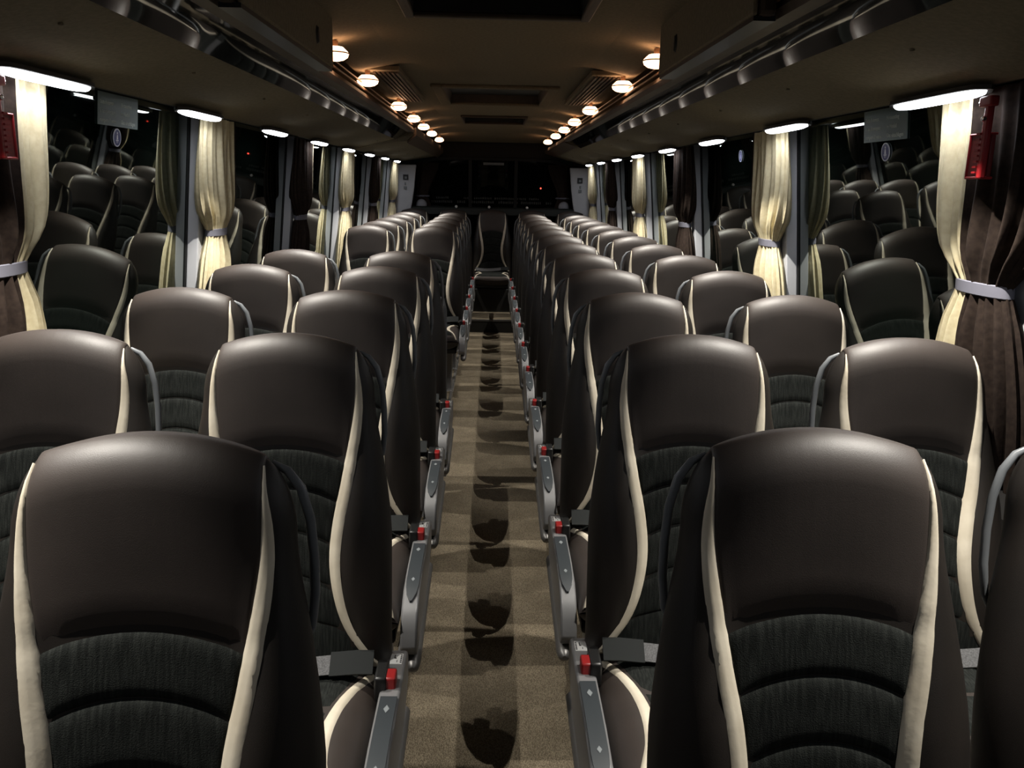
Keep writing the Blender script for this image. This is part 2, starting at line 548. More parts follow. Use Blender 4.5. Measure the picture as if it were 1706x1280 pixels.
SIDE = {-1: 'stairwell side', 1: 'unbroken seat side'}
for s in (-1, 1):
    ye = RACK_END[s]
    o = empty('luggage_rack', (s * 0.85, (Y0 + ye) / 2, 1.86))
    off = Vector(o.location)

    def local(mb):
        mb.v = [(x - off.x, y - off.y, z - off.z) for x, y, z in mb.v]
        return mb
    poly = [(s * 1.115, 1.815), (s * 1.07, 1.798), (s * 0.745, 1.882)] + gloss_pts(s, -0.006)[1:] + [(s * 0.645, 1.958), (s * 0.66, 1.958), (s * 1.115, 1.92)]
    local(MB().prism(poly, 'y', Y0, ye)).build('underside_panel', M['panel'], o, smooth=False)
    g = MB()
    rows = [[(x, y, z) for x, z in gloss_pts(s, 0.0)] for y in (Y0, ye)]
    g.grid(rows)
    rows2 = [[(x, y, z + 0.005) for x, z in gloss_pts(s, 0.0)] for y in (Y0, ye)]
    g.grid(rows2)
    go = local(g).build('gloss_strip', M['gloss'], o)
    go['label'] = 'glossy dark grey strip mirroring the seats'
    lip = MB()
    lip.prism([(s * 0.648, 1.929), (s * 0.604, 1.927), (s * 0.597, 1.945), (s * 0.606, 1.964), (s * 0.648, 1.964)], 'y', Y0, ye)
    local(lip).build('lip', M['brown'], o)
    r = MB()
    r.tube([(s * 0.612, Y0, 1.985), (s * 0.612, ye, 1.985)], 0.005, 8)
    local(r).build('rail', M['copper'], o)
    r = MB()
    r.tube([(s * 0.618, Y0, 2.012), (s * 0.618, ye, 2.012)], 0.004, 8)
    local(r).build('rail', M['copper'], o)
    b = MB()
    b.box(min(s * 1.08, s * 1.12), max(s * 1.08, s * 1.12), Y0, ye, 1.92, 2.165)
    local(b).build('back_panel', M['brown'], o, smooth=False)
    tag(o, 'beige overhead luggage rack with glossy grey strip, ' + SIDE[s], 'luggage rack')

    # rear section of the rack, without the glossy strip
    o2 = empty('rear_rack', (s * 0.8, (ye + 10.25) / 2, 1.9))
    off = Vector(o2.location)
    if s < 0:
        poly = [(s * 1.115, 1.812), (s * 1.07, 1.80), (s * 0.66, 1.868), (s * 0.60, 1.92), (s * 0.60, 1.96), (s * 1.115, 1.96)]
    else:
        poly = [(s * 1.115, 1.812), (s * 1.07, 1.798), (s * 0.72, 1.888), (s * 0.62, 1.925), (s * 0.62, 1.96), (s * 1.115, 1.96)]
    local(MB().prism(poly, 'y', ye + 0.004, 10.25)).build('underside_panel', M['panel'], o2, smooth=False)
    nose = MB()
    if s < 0:
        nose.prism([(s * 0.60, 1.915), (s * 0.655, 1.862), (s * 0.65, 1.85), (s * 0.585, 1.91), (s * 0.585, 1.965), (s * 0.60, 1.965)], 'y', ye + 0.004, 10.25)
    else:
        nose.prism([(s * 0.72, 1.884), (s * 0.61, 1.92), (s * 0.60, 1.935), (s * 0.606, 1.965), (s * 0.622, 1.965), (s * 0.622, 1.926)], 'y', ye + 0.004, 10.25)
    local(nose).build('nose_panel', M['brown'], o2, smooth=False)
    tag(o2, 'plain beige rear end of the overhead rack, ' + SIDE[s], 'luggage rack')

    # closed overhead locker
    o3 = empty('overhead_locker', (s * 0.55, 2.44, 1.915))
    k = MB()
    k.box(min(0, s * 0.04), max(0, s * 0.04), -0.53, 0.53, 0.010, 0.25)
    k.build('body', M['brown'], o3, smooth=False, bevel=0.012)
    k = MB()
    k.box(min(-s * 0.012, 0), max(-s * 0.012, 0), -0.525, 0.525, 0.012, 0.25)
    k.build('door', M['ceil'], o3, smooth=False, bevel=0.006)
    k = MB()
    k.lathe([(0.0, -s * 0.020), (0.012, -s * 0.019), (0.016, -s * 0.012)], (0, 0.26, 0.075), axis='x', n=14)
    for i, v in enumerate(k.v):
        k.v[i] = (v[0], v[1], 0.075 + (v[2] - 0.075) * 1.7)
    lo = k.build('lock', M['black'], o3)
    k = MB()
    k.box(min(-s * 0.008, s * 0.04), max(-s * 0.008, s * 0.04), -0.52, 0.52, 0.002, 0.012)
    k.build('shadow_gap', M['black'], o3, smooth=False)
    tag(o3, 'closed tan overhead locker with a small oval lock, ' + SIDE[s], 'locker')

# ------------------------------------------------------------------ rear wall
rw = MB()
rw.box(-1.2, 1.2, Y1, Y1 + 0.1, 0.0, 1.27)
rw.box(-1.2, 1.2, Y1, Y1 + 0.1, 1.86, 2.3)
rw.box(-1.2, -0.98, Y1, Y1 + 0.1, 1.2, 1.9)
rw.box(0.98, 1.2, Y1, Y1 + 0.1, 1.2, 1.9)
tag(rw.build('wall_rear', M['dark'], smooth=False), 'dark rear wall around the rear window', 'wall', kind='structure')
g = MB()
n = 28
pts = []
for k in range(n):
    a = 2 * PI * k / n
    ca, sa = math.cos(a), math.sin(a)
    pts.append((0.96 * math.copysign(abs(ca) ** 0.45, ca), 1.555 + 0.285 * math.copysign(abs(sa) ** 0.45, sa)))
g.prism(pts, 'y', Y1 - 0.004, Y1 + 0.01)
RT = math.tan(math.radians(14))
lean = lambda mb: setattr(mb, 'v', [(x, y - RT * (z - 1.27), z) for x, y, z in mb.v]) or mb
lean(g)
go = g.build('window_90', M['rear_glass'], smooth=False)
tag(go, 'dark rounded rear window of the coach', 'window', kind='structure')
fr = MB()
rows = []
for off, y in ((0.0, Y1 - 0.006), (0.0, Y1 - 0.03), (0.035, Y1 - 0.03), (0.04, Y1)):
    rows.append([(x * (1 + off), y, 1.555 + (z - 1.555) * (1 + off * 3)) for x, z in pts])
fr.grid(rows, close=True)
lean(fr).build('window_seal', M['seal'], go)
for x in (-0.28, 0.28):
    lean(MB().box(x - 0.02, x + 0.02, Y1 - 0.03, Y1 - 0.008, 1.275, 1.85)).build('mullion', M['dark'], go, smooth=False)
# faint lettering strips seen from behind on the glass
lt = MB()
for z, h, words in ((1.375, 0.026, ((-0.70, -0.56), (-0.36, -0.28), (-0.23, -0.02), (0.02, 0.30), (0.33, 0.42), (0.45, 0.56))),
                    (1.325, 0.032, ((-0.76, -0.50), (-0.44, -0.34), (-0.29, 0.02), (0.07, 0.30), (0.35, 0.60), (0.66, 0.72)))):
    for a, b in words:
        x = a
        while x < b:
            wch = random.uniform(0.012, 0.022)
            lt.box(x, x + wch, Y1 - 0.0075, Y1 - 0.005, z + random.uniform(-0.002, 0.002), z + h * random.uniform(0.8, 1.0))
            x += wch + 0.008
lo = lean(lt).build('lettering', mat('faint_window_lettering', (0.05, 0.052, 0.048), 0.7), go, smooth=False)
lo['kind'] = 'stuff'
lean(MB().box(-0.12, 0.13, Y1 - 0.034, Y1 - 0.030, 1.785, 1.815)).build('plate', M['mark'], go, smooth=False)

sh = MB()
sh.prism([(10.3, 1.20), (10.3, 1.275), (10.33, 1.29), (Y1, 1.27), (Y1, 1.2)], 'x', -1.15, 1.15)
so = sh.build('rear_shelf', mat('black_green_shelf', (0.012, 0.016, 0.014), 0.6), smooth=False)
tag(so, 'black shelf behind the rear row of seats', 'shelf', kind='structure')
for x, lab in ((-0.435, 'small pale hook'), (-0.042, 'small pale hook'), (0.41, 'small pale hook')):
    k = MB()
    k.lathe([(0.0, -0.022), (0.013, -0.02), (0.017, -0.008), (0.017, 0.0)], (x, 10.30, 1.292 if x else 1.29), axis='y', n=12)
    k.build('hook', M['paper'], so)
led = MB().lathe([(0.0, -0.012), (0.006, -0.010), (0.009, -0.003), (0.009, 0.002)], (0.59, Y1 - 0.066 , 1.52), axis='y', n=12)
lo = led.build('indicator_lamp', M['redlamp'])
tag(lo, 'tiny glowing red lamp at the rear window', 'indicator')
for s in (-1, 1):
    k = MB()
    prof = [(0.0, -0.045), (0.03, -0.043), (0.055, -0.03), (0.066, -0.01), (0.068, 0.0)]
    k.lathe(prof, (s * 0.865, 10.49, 1.300), axis='y', n=24)
    for i, v in enumerate(k.v):
        k.v[i] = (v[0], v[1], max(v[2], 1.285))
    tag(k.build('speaker_dome', M['greydisc']), 'grey half-round dome on the rear shelf, ' + SIDE[s], 'dome')
    # white rear corner panel with stickers
    p = MB()
    x0, x1 = s * 1.150, s * 0.95
    rows = []
    for z, xin in ((0.8, 0.985), (1.2, 0.985), (1.33, 0.955), (1.5, 0.93), (1.765, 0.905)):
        rows.append([(s * 1.15, 10.20, z), (s * xin, 10.26, z), (s * xin, 10.30, z), (s * 1.15, 10.30, z)])
    b0 = p.grid(rows, close=True)
    p.cap(b0, 4, True)
    p.cap(b0 + 16, 4)
    po = p.build('corner_panel', M['pillar'], smooth=False, bevel=0.01)
    tag(po, 'white corner panel with small stickers beside the rear window, ' + SIDE[s], 'panel')
    ang = math.atan2(0.06, 0.22)
    for (xx, z, w, h, mm, nm) in ((1.025, 1.62, 0.06, 0.062, 'ink', 'sticker'), (1.03, 1.545, 0.015, 0.03, 'mark', 'mark'), (1.03, 1.50, 0.035, 0.03, 'mark', 'mark')):
        q = MB()
        yy = 10.20 + (1.15 - xx) * 0.06 / 0.22 - 0.006
        q.box(s * xx - w / 2, s * xx + w / 2, yy - 0.012, yy + 0.006, z - h / 2, z + h / 2)
        so2 = q.build(nm, M[mm], po, smooth=False)
        if nm == 'sticker':
            MB().box(s * xx - 0.012, s * xx + 0.014, yy - 0.014, yy - 0.011, z - 0.018, z + 0.008).build('pictogram', M['mark'], so2, smooth=False)
    # dark curtains gathered beside the rear window
    k = MB()
    rows = []
    for i in range(15):
        t = i / 14
        z = 1.80 - t * 0.52
        hw = 0.13 - 0.06 * sstep(0.0, 0.75, t) + 0.03 * sstep(0.75, 1.0, t)
        cx = 0.80 + 0.06 * sstep(0.0, 0.75, t)
        row = []
        for j in range(48):
            a = 2 * PI * j / 48
            pl = 1 + 0.10 * math.sin(9 * a + 1.0 + s)
            row.append((s * (cx + hw * math.cos(a) * pl), 10.55 + 0.03 * math.sin(a) * pl, z))
        rows.append(row)
    b0 = k.grid(rows, close=True)
    k.cap(b0, 48, True)
    k.cap(b0 + 14 * 48, 48)
    co = k.build('rear_curtain', M['brown_cloth'])
    tag(co, 'dark brown curtain gathered beside the rear window, ' + SIDE[s], 'curtain')
    t = MB()
    t.tube([(s * (0.86 + 0.085 * math.cos(a)), 10.55 + 0.045 * math.sin(a), 1.405 + s * 0) for a in [2 * PI * q / 16 for q in range(17)]], 0.010, 8, cap=False)
    t.build('tie_band', M['tie'], co)

# ------------------------------------------------------------------ window strip lamps
lamp_data = bpy.data.lights.new('strip_light', 'AREA')
lamp_data.shape = 'RECTANGLE'
lamp_data.size = 0.028
lamp_data.size_y = 0.40
lamp_data.energy = STRIP_W
lamp_data.color = (0.93, 0.95, 1.0)


def make_strip():
    o = empty('strip_lamp')
    hb = MB()
    rows = []
    for i in range(13):
        t = -1 + 2 * i / 12
        w = 0.024 * (1 - abs(t) ** 6) ** 0.5 + 0.003
        rows.append([(-w, t * 0.235, 0.014), (-w, t * 0.235, 0.004), (w, t * 0.235, 0.004), (w, t * 0.235, 0.014)])
    b0 = hb.grid(rows, close=True)
    hb.cap(b0, 4, True)
    hb.cap(b0 + 48, 4)
    hb.build('housing', M['dark'], o)
    ln = MB()
    rows = []
    for i in range(17):
        t = -1 + 2 * i / 16
        w = 0.020 * max(0.0, (1 - abs(t) ** 5)) ** 0.5 + 0.001
        row = []
        for j in range(7):
            a = PI * j / 6
            row.append((-w * math.cos(a), t * 0.215, 0.004 - 0.6 * w * math.sin(a)))
        rows.append(row)
    ln.grid(rows)
    ln.build('lens', M['lens'], o)
    L = bpy.data.objects.new('light_source', lamp_data)
    COL.objects.link(L)
    L.parent = o
    L.location = (0, 0, -0.012)
    return o


ORD = ['first', 'second', 'third', 'fourth', 'fifth', 'sixth', 'seventh', 'eighth', 'ninth', 'tenth', 'eleventh', 'twelfth', 'thirteenth']
proto = make_strip()
first = True
for s in (-1, 1):
    for k in range(-2, 8):
        y = 2.10 + 1.065 * k
        if y < Y0 + 0.3:
            continue
        o = proto if first else copy_tree(proto)
        first = False
        o.location = (s * 1.048, y, 1.780)
        o.rotation_euler = (0, math.radians(8) * s, 0)
        tag(o, 'glowing white strip lamp above the windows, %s from the rear, %s' % (ORD[7 - k], SIDE[s]), 'strip lamp', 'white strip lamps above the windows')

# ------------------------------------------------------------------ warm ceiling lamps
warm_data = bpy.data.lights.new('warm_light', 'POINT')
warm_data.energy = WARM_W
warm_data.color = (1.0, 0.52, 0.27)
warm_data.shadow_soft_size = 0.03


def make_warm():
    o = empty('ceiling_lamp')
    MB().lathe([(0.0, 0.045), (0.012, 0.045), (0.012, 0.024)], (0, 0, 0), n=12).build('stem', M['copper'], o)
    MB().lathe([(0.012, 0.024), (0.030, 0.023), (0.048, 0.006), (0.050, 0.003), (0.046, 0.003)], (0, 0, 0), n=24).build('shade', M['warm'], o)
    MB().lathe([(0.050, 0.004), (0.053, 0.0015), (0.050, -0.001), (0.046, 0.0015), (0.050, 0.004)], (0, 0, 0), n=24).build('rim', M['copper'], o)
    MB().lathe([(0.050, -0.001), (0.046, -0.012), (0.033, -0.021), (0.017, -0.025), (0.0, -0.026)], (0, 0, 0), n=24).build('dome', M['warm'], o)
    L = bpy.data.objects.new('light_source', warm_data)
    COL.objects.link(L)
    L.parent = o
    L.location = (0, 0, -0.055)
    return o


WY = [2.35, 3.32, 4.16, 5.50, 6.53, 7.46, 8.45, 9.62]
proto = make_warm()
first = True
for s in (-1, 1):
    for i, y in enumerate(WY):
        if i == 0:
            continue
        o = proto if first else copy_tree(proto)
        first = False
        o.location = (s * 0.595, y, 2.022)
        tag(o, 'warm glowing dome lamp along the ceiling edge, %s from the rear, %s' % (ORD[len(WY) - 1 - i], SIDE[s]), 'ceiling lamp', 'warm dome lamps along the ceiling edges')

# ------------------------------------------------------------------ recessed reading lamps over the seat pairs
read_data = bpy.data.lights.new('reading_light', 'SPOT')
read_data.energy = READ_W
read_data.color = (1.0, 0.95, 0.86)
read_data.spot_size = math.radians(84)
read_data.spot_blend = 0.5
read_data.shadow_soft_size = 0.006


def make_reader():
    o = empty('reading_lamp')
    MB().lathe([(0.0050, 0.003), (0.0052, -0.0006), (0.0046, -0.0010), (0.0042, 0.0), (0.0042, 0.01)], (0, 0, 0), n=20).build('bezel', M['panel'], o)
    L = bpy.data.objects.new('light_source', read_data)
    COL.objects.link(L)
    L.parent = o
    L.location = (0, 0, -0.003)
    return o


proto = make_reader()
first = True
RX = 0.85
for s, d0, rows_n in ((1, D0R, [(n, 0.0, ORD[11 - n] + ' row ahead of the rear bench, unbroken seat side') for n in range(12)]),
                      (-1, D0L, [(n, 0.0, ORD[4 - n] + ' row ahead of the stairwell gap') for n in range(5)] + [(n, GAP, ORD[n - 7] + ' row behind the stairwell gap') for n in range(7, 12)])):
    for n, gp, where in rows_n:
        y = d0 + gp + PITCH_ROW * n - 0.03
        o = proto if first else copy_tree(proto)
        first = False
        zz = 1.882 - (RX - 0.745) * (1.882 - 1.798) / (1.07 - 0.745)
        if s < 0 and y > RACK_END[s]:
            zz = 1.868 - (RX - 0.66) * (1.868 - 1.80) / (1.07 - 0.66)
        elif s > 0 and y > RACK_END[s]:
            zz = 1.888 - (RX - 0.72) * (1.888 - 1.798) / (1.07 - 0.72)
        o.location = (s * RX, y, zz - 0.003)
        o.rotation_euler = (0, 0, 0)
        tag(o, 'small recessed reading lamp over the %s' % where, 'reading lamp', 'reading lamps in the racks')

# ------------------------------------------------------------------ seats
S_OUT = [(.50, .212), (.545, .205), (.59, .180), (.64, .153), (.70, .134), (.78, .124), (.86, .130), (.94, .145), (1.02, .157), (1.10, .163), (1.17, .160), (1.215, .151), (1.245, .142)]
S_W = [(.50, .016), (.58, .021), (.70, .025), (.90, .027), (1.0, .026), (1.1, .021), (1.17, .015), (1.22, .006), (1.245, .001)]
S_A = [(.44, .034), (.70, .034), (.95, .028), (1.1, .018), (1.2, .006), (1.245, 0.0)]


def b_half(L):
    e = ZT - L
    Rb = 0.085
    t = min(1.0, e / Rb)
    top = 0.135 + 0.048 * math.sqrt(max(0.0, 1 - (1 - t) ** 2))
    return top + 0.042 * sstep(1.17, 0.80, L) if L < 1.17 else top


def h_half(L):
    e = max(0.0, ZT - L)
    R = 0.05
    H = 0.044 + 0.012 * sstep(1.1, 0.6, L)
    if e < R:
        return H * math.sqrt(max(0.0, 1 - ((R - e) / R) ** 2))
    return H


def y_mid(L):
    return -0.150 * (ZT - L) - 0.018 * math.sin(PI * min(1, max(0, (L - 0.5) / 0.5)))


def drop(x, L):
    return 0.030 * min(2.2, (x / 0.147) ** 2) * sstep(0.98, 1.22, L)


def s_out(L):
    return interp(S_OUT, L)


def s_in(L):
    return interp(S_OUT, L) - interp(S_W, L)


def shp(x, L, p=4.0):
    xi = min(1.0, abs(x) / b_half(L))
    return math.sqrt(max(0.0, 1 - xi ** p))


def front(x, L):
    sh = shp(x, L)
    bol = interp(S_A, L) * sstep(s_in(L) - 0.012, s_out(L) + 0.022, abs(x)) * sh
    return (x, y_mid(L) - h_half(L) * sh - bol, L - drop(x, L))


def back(x, L):
    return (x, y_mid(L) + h_half(L) * shp(x, L), L - drop(x, L))


def off_front(x, L, d, fn=front, sg=1):
    e = 0.002
    L2 = min(L, ZT - 0.003)
    p = Vector(fn(x, L))
    a = Vector(fn(x + e, L2)) - Vector(fn(x - e, L2))
    b = Vector(fn(x, L2 + e)) - Vector(fn(x, L2 - e))
    nrm = a.cross(b)
    if nrm.length < 1e-12:
        nrm = Vector((0, 0, 1))
    nrm.normalize()
    if nrm.y * sg > 0 and abs(nrm.y) > 1e-4:
        nrm = -nrm
    return tuple(p + nrm * d)


def edge_prof(t, w=0.12):
    """0 at the borders, 1 inside"""
    q = min(t, 1 - t) / w
    return math.sqrt(max(0.0, 1 - (1 - min(1.0, q)) ** 2))


ARCH = [1.012, 0.932, 0.846, 0.755, 0.660, 0.540]


def arch(k, c):
    return ARCH[k] - 0.030 * c * c * (1.0 if k < 5 else 0.3)


def make_seat(s, aisle, bench=False):
    """s: +1 if the handle side lies at +x; aisle: carries the side console"""
    o = empty('coach_seat')
    # body with bolsters
    m = MB()
    Ls = [0.43 + 0.05 * i for i in range(13)] + [1.06, 1.09, 1.12, 1.145, 1.165] + [ZT - 0.08 * (1 - i / 9) ** 2 for i in range(10)]
    Ls = sorted(set(round(v, 5) for v in Ls))
    NX = 24
    xs = [-math.cos(PI * i / NX) for i in range(NX + 1)]
    rows = []
    for L in Ls:
        b = b_half(L)
        row = [front(x * b, L) for x in xs] + [back(x * b, L) for x in reversed(xs[1:-1])]
        rows.append(row)
    b0 = m.grid(rows, close=True)
    nr = len(rows[0])
    m.cap(b0, nr, True)
    m.build('backrest', M['leather_side'], o, angle=80)
    # rear shell
    m = MB()
    rows = []
    for i in range(16):
        L = 0.45 + (1.16 - 0.45) * i / 15
        b = b_half(L)
        row = []
        for j in range(13):
            c = -1 + 2 * j / 12
            q = edge_prof((c + 1) / 2, 0.1) * edge_prof(i / 15, 0.06)
            p = back(c * b * 0.92, L)
            row.append((p[0], p[1] - 0.004 + 0.012 * q, p[2]))
        rows.append(row)
    m.grid(rows)
    m.build('rear_shell', M['shell'], o, angle=80)
    # head panel of brown leather, over the top and down behind
    m = MB()
    rows = []
    NC = 26
    for i in range(15):
        r = i / 14
        row = []
        for j in range(NC + 1):
            c = -math.cos(PI * j / NC)
            lb = arch(0, c)
            L = ZT - 0.0004 - (ZT - lb) * (1 - r) ** 1.7
            w = s_in(L) + 0.004
            d = -0.0012 + 0.0055 * edge_prof((c + 1) / 2, 0.035) * (edge_prof(min(r, 0.5), 0.035))
            row.append(off_front(c * w, L, d))
        rows.append(row)
    for i in range(1, 6):
        row = []
        for j in range(NC + 1):
            c = -math.cos(PI * j / NC)
            L = ZT - 0.07 * (i / 5) ** 1.7
            w = min(s_in(L) + 0.004, b_half(L) * 0.98)
            d = -0.0012 + 0.0055 * edge_prof((c + 1) / 2, 0.035) * (1 if i < 5 else 0)
            row.append(off_front(c * w, L, d, back, -1))
        rows.append(row)
    m.grid(rows)
    m.build('head_panel', M['leather'], o, angle=80)
    # arched fabric channels
    for k in range(5):
        m = MB()
        rows = []
        for i in range(11):
            r = (1 - math.cos(PI * i / 10)) / 2
            row = []
            for j in range(17):
                c = -math.cos(PI * j / 16)
                L = arch(k + 1, c) + (arch(k, c) - arch(k + 1, c)) * r
                w = s_in(L) + 0.004
                d = -0.0012 + 0.0075 * edge_prof((c + 1) / 2, 0.06) * edge_prof(r, 0.22)
                row.append(off_front(c * w, L, d))
            rows.append(row)
        m.grid(rows)
        m.build('fabric_channel', M['fabric'], o, angle=80)
    # cream piping
    for sd in (-1, 1):
        m = MB()
        rows = []
        for i in range(44):
            t = i / 43
            L = 0.548 + (1.236 - 0.548) * t
            a, b = s_in(L), s_out(L)
            row = []
            for j in range(6):
                q = j / 5
                wr = 0.0007 * math.sin(t * 190) * sstep(0.55, 0.62, t) * sstep(0.76, 0.70, t)
                d = -0.0005 + (0.006 + wr) * edge_prof(q, 0.35)
                row.append(off_front(sd * (a + (b - a) * q), L, d))
            rows.append(row)
        m.grid(rows)
        m.build('piping', M['cream'], o, angle=80)

    # seat cushion: rings along y
    YR, YF, HW = -0.12, -0.615, 0.211

    def ctop(x, t):
        y = YR + (YF - YR) * t
        hz = 0.062
        e = (1 - t) * (YR - YF)
        if e < 0.055:
            hz *= math.sqrt(max(0.0, 1 - ((0.055 - e) / 0.055) ** 2))
        zc = 0.472 + 0.010 * t
        xi = min(1.0, abs(x) / HW)
        bol = 0.010 * sstep(0.09, 0.17, abs(x))
        sh = math.sqrt(max(0.0, 1 - xi ** 5))
        return (x, y, zc + (hz + bol) * sh), (x, y, zc - hz * sh)
    ts = [0, .1, .2, .3, .4, .5, .6, .7, .8] + [1 - 0.115 * (1 - i / 7) ** 2 for i in range(8)]
    m = MB()
    rows = []
    for t in ts:
        row = [ctop(x * HW, t)[0] for x in xs] + [ctop(x * HW, t)[1] for x in reversed(xs[1:-1])]
        rows.append(row)
    b0 = m.grid(rows, close=True)
    m.cap(b0, nr, True)
    m.build('cushion', M['leather'], o, angle=80)
    C_OUT = [(0, .205), (.12, .188), (.3, .158), (.5, .143), (.7, .150), (.87, .176), (1.0, .203)]

    def c_out(t):
        return interp(C_OUT, t)

    def c_w(t):
        return 0.012 + 0.016 * math.sin(PI * min(1, max(0, t)))
    for sd in (-1, 1):
        m = MB()
        rows = []
        for i in range(26):
            t = 0.06 + 0.935 * (1 - (1 - i / 25) ** 1.6)
            row = []
            for j in range(6):
                q = j / 5
                p = ctop(sd * (c_out(t) - c_w(t) * (1 - q)), t)[0]
                row.append((p[0], p[1] - 0.004 * edge_prof(q, .35) * sstep(.9, 1, t), p[2] - 0.0015 + 0.005 * edge_prof(q, 0.35)))
            rows.append(row)
        m.grid(rows)
        m.build('cushion_piping', M['cream'], o, angle=80)
    tb = [0.05, 0.36, 0.66, 0.995]
    for k in range(3):
        m = MB()
        rows = []
        for i in range(9):
            r = i / 8
            row = []
            for j in range(13):
                c = -1 + 2 * j / 12
                t = tb[k] + (tb[k + 1] - tb[k]) * r
                w = c_out(t) - c_w(t) + 0.001
                p = ctop(c * w, t)[0]
                d = -0.003 + 0.011 * edge_prof((c + 1) / 2, .1) * edge_prof(r, .25)
                row.append((p[0], p[1] - 0.5 * d * sstep(.92, 1, t), p[2] + d))
            rows.append(row)
        m.grid(rows)
        m.build('cushion_fabric', M['fabric'], o, angle=80)

    if not bench:
        # grab handle on the aisle-facing shoulder
        m = MB()
        hp = [(s * .148, .012, 1.205), (s * .168, .010, 1.195), (s * .186, .006, 1.172), (s * .197, .003, 1.13), (s * .2015, -.002, 1.08), (s * .203, -.010, 1.03), (s * .199, -.018, 0.985), (s * .186, -.022, 0.955)]
        m.tube(hp, [.004, .006, .0068, .0068, .0068, .0068, .006, .004], 10, rx=0.8)
        m.build('grab_handle', M['handle'], o, angle=80)
    # lap belt
    m = MB()
    rows = []
    bx = [s * v for v in (.196, .16, .12, .07, .0, -.08, -.15, -.19)]
    bz = [.566, .566, .562, .556, .549, .546, .551, .558]
    for i in range(2, 8):
        rows.append([(bx[i], -.188, bz[i] + .030), (bx[i], -.214, bz[i] + .0), (bx[i], -.212, bz[i] - .003), (bx[i], -.186, bz[i] + .027)])
    b0 = m.grid(rows, close=True)
    m.cap(b0, 4, True)
    m.cap(b0 + 20, 4)
    belt = m.build('lap_belt', M['webbing'], o)
    m = MB()
    rows = []
    for i in range(0, 4):
        if i == 3:
            x, z = s * .105, .561
        else:
            x, z = bx[i], bz[i]
        rows.append([(x, -.184, z + .034), (x, -.219, z - .001), (x, -.215, z - .006), (x, -.180, z + .029)])
    b0 = m.grid(rows, close=True)
    m.cap(b0, 4, True)
    m.cap(b0 + 12, 4)
    m.build('belt_sleeve', M['webbing_dark'], belt)

    if aisle:
        x0, x1 = s * .2145, s * .258
        prof = [(-.085, .47), (-.080, .53), (-.095, .547), (-.27, .547), (-.42, .543), (-.52, .530), (-.575, .505), (-.610, .462), (-.622, .415), (-.610, .392), (-.585, .388), (-.40, .400), (-.2, .42)]
        m = MB().prism(prof, 'x', min(x0, x1), max(x0, x1))
        con = m.build('side_console', M['silver'], o, bevel=0.006)

        def topz(y):
            return interp([(-.622, .415), (-.610, .462), (-.575, .505), (-.52, .530), (-.42, .543), (-.27, .547), (-.09, .547)], y)
        m = MB()
        rows = []
        for i in range(14):
            t = i / 13
            y = -.275 - .285 * t
            wd = 0.0170 * (1 if t < 0.75 else math.sqrt(max(0.02, 1 - ((t - .75) / .25) ** 2)))
            cx = s * .237
            z = topz(y)
            rows.append([(cx - wd, y, z - .003), (cx - wd, y, z + .0035), (cx + wd, y, z + .0035), (cx + wd, y, z - .003)])
        b0 = m.grid(rows, close=True)
        m.cap(b0, 4, True)
        m.cap(b0 + 13 * 4, 4)
        ins = m.build('control_panel', M['inset'], con, angle=30)
        m = MB()
        z = topz(-.32) + .0035
        m.v += [(s * .237, -.305, z + .001), (s * .237 + .006, -.318, z + .001), (s * .237, -.331, z + .001), (s * .237 - .006, -.318, z + .001)]
        m.f.append((0, 1, 2, 3))
        m.v += [(s * .237, -.475, topz(-.475) + .0045), (s * .237 + .005, -.484, topz(-.484) + .0045), (s * .237, -.493, topz(-.493) + .0045), (s * .237 - .005, -.484, topz(-.484) + .0045)]
        m.f.append((4, 5, 6, 7))
        m.build('control_symbol', M['mark'], con, smooth=False)
        # buckle
        m = MB().box(min(s * .203, s * .228), max(s * .203, s * .228), -.252, -.178, .520, .576)
        bk = m.build('buckle', M['black'], con, bevel=0.005)
        m = MB().box(min(s * .222, s * .247), max(s * .222, s * .247), -.246, -.206, .535, .572)
        m.build('buckle_button', M['red'], con, bevel=0.004)
        m = MB().box(min(s * .2235, s * .250), max(s * .2235, s * .250), -.152, -.112, .546, .5482)
        m.build('safety_label', M['paper'], con, smooth=False)
        m = MB()
        for i in range(5):
            m.box(s * .247 - .0018, s * .247 + .0018, -.148 + i * .007, -.144 + i * .007, .5482, .5487)
        m.box(s * .236 - .004, s * .236 + .001, -.132, -.128, .5482, .5487)
        m.box(s * .236 - .004, s * .236 - .002, -.132, -.118, .5482, .5487)
        m.box(s * .236 + .002, s * .236 + .0035, -.146, -.138, .5482, .5487)
        m.build('label_print', M['ink'], con, smooth=False)
        # tube below, with a rounded end
        m = MB()
        m.tube([(s * .246, -.10, .395), (s * .246, -.50, .372), (s * .246, -.60, .366), (s * .246, -.622, .365), (s * .246, -.632, .365)], [.017, .019, .020, .016, .006], 12)
        m.build('lower_tube', M['legmetal'], con)
    # pedestal leg and foot, base pan
    m = MB().box(-.195, .195, -.55, -.13, .385, .425)
    m.build('seat_pan', M['shell'], o, bevel=0.01)
    if not bench:
        lx = s * .135
        m = MB()
        rows = []
        for z, ya, yb, w in ((ZP + .012, -.40, -.22, .022), (ZP + .05, -.385, -.235, .020), (.24, -.365, -.245, .018), (.36, -.40, -.19, .022), (.39, -.42, -.17, .024)):
            rows.append([(lx - w, ya, z), (lx + w, ya, z), (lx + w, yb, z), (lx - w, yb, z)])
        b0 = m.grid(rows, close=True)
        m.cap(b0, 4, True)
        m.cap(b0 + 16, 4)
        m.build('leg', M['legmetal'], o, bevel=0.006)
        MB().box(lx - .035, lx + .035, -.46, -.16, ZP + .0005, ZP + .014).build('foot', M['chrome'], o, bevel=0.003)
    else:
        MB().box(-.19, .19, -.52, -.16, .3855, .392).build('base_plate', M['shell'], o, smooth=False)
    return o


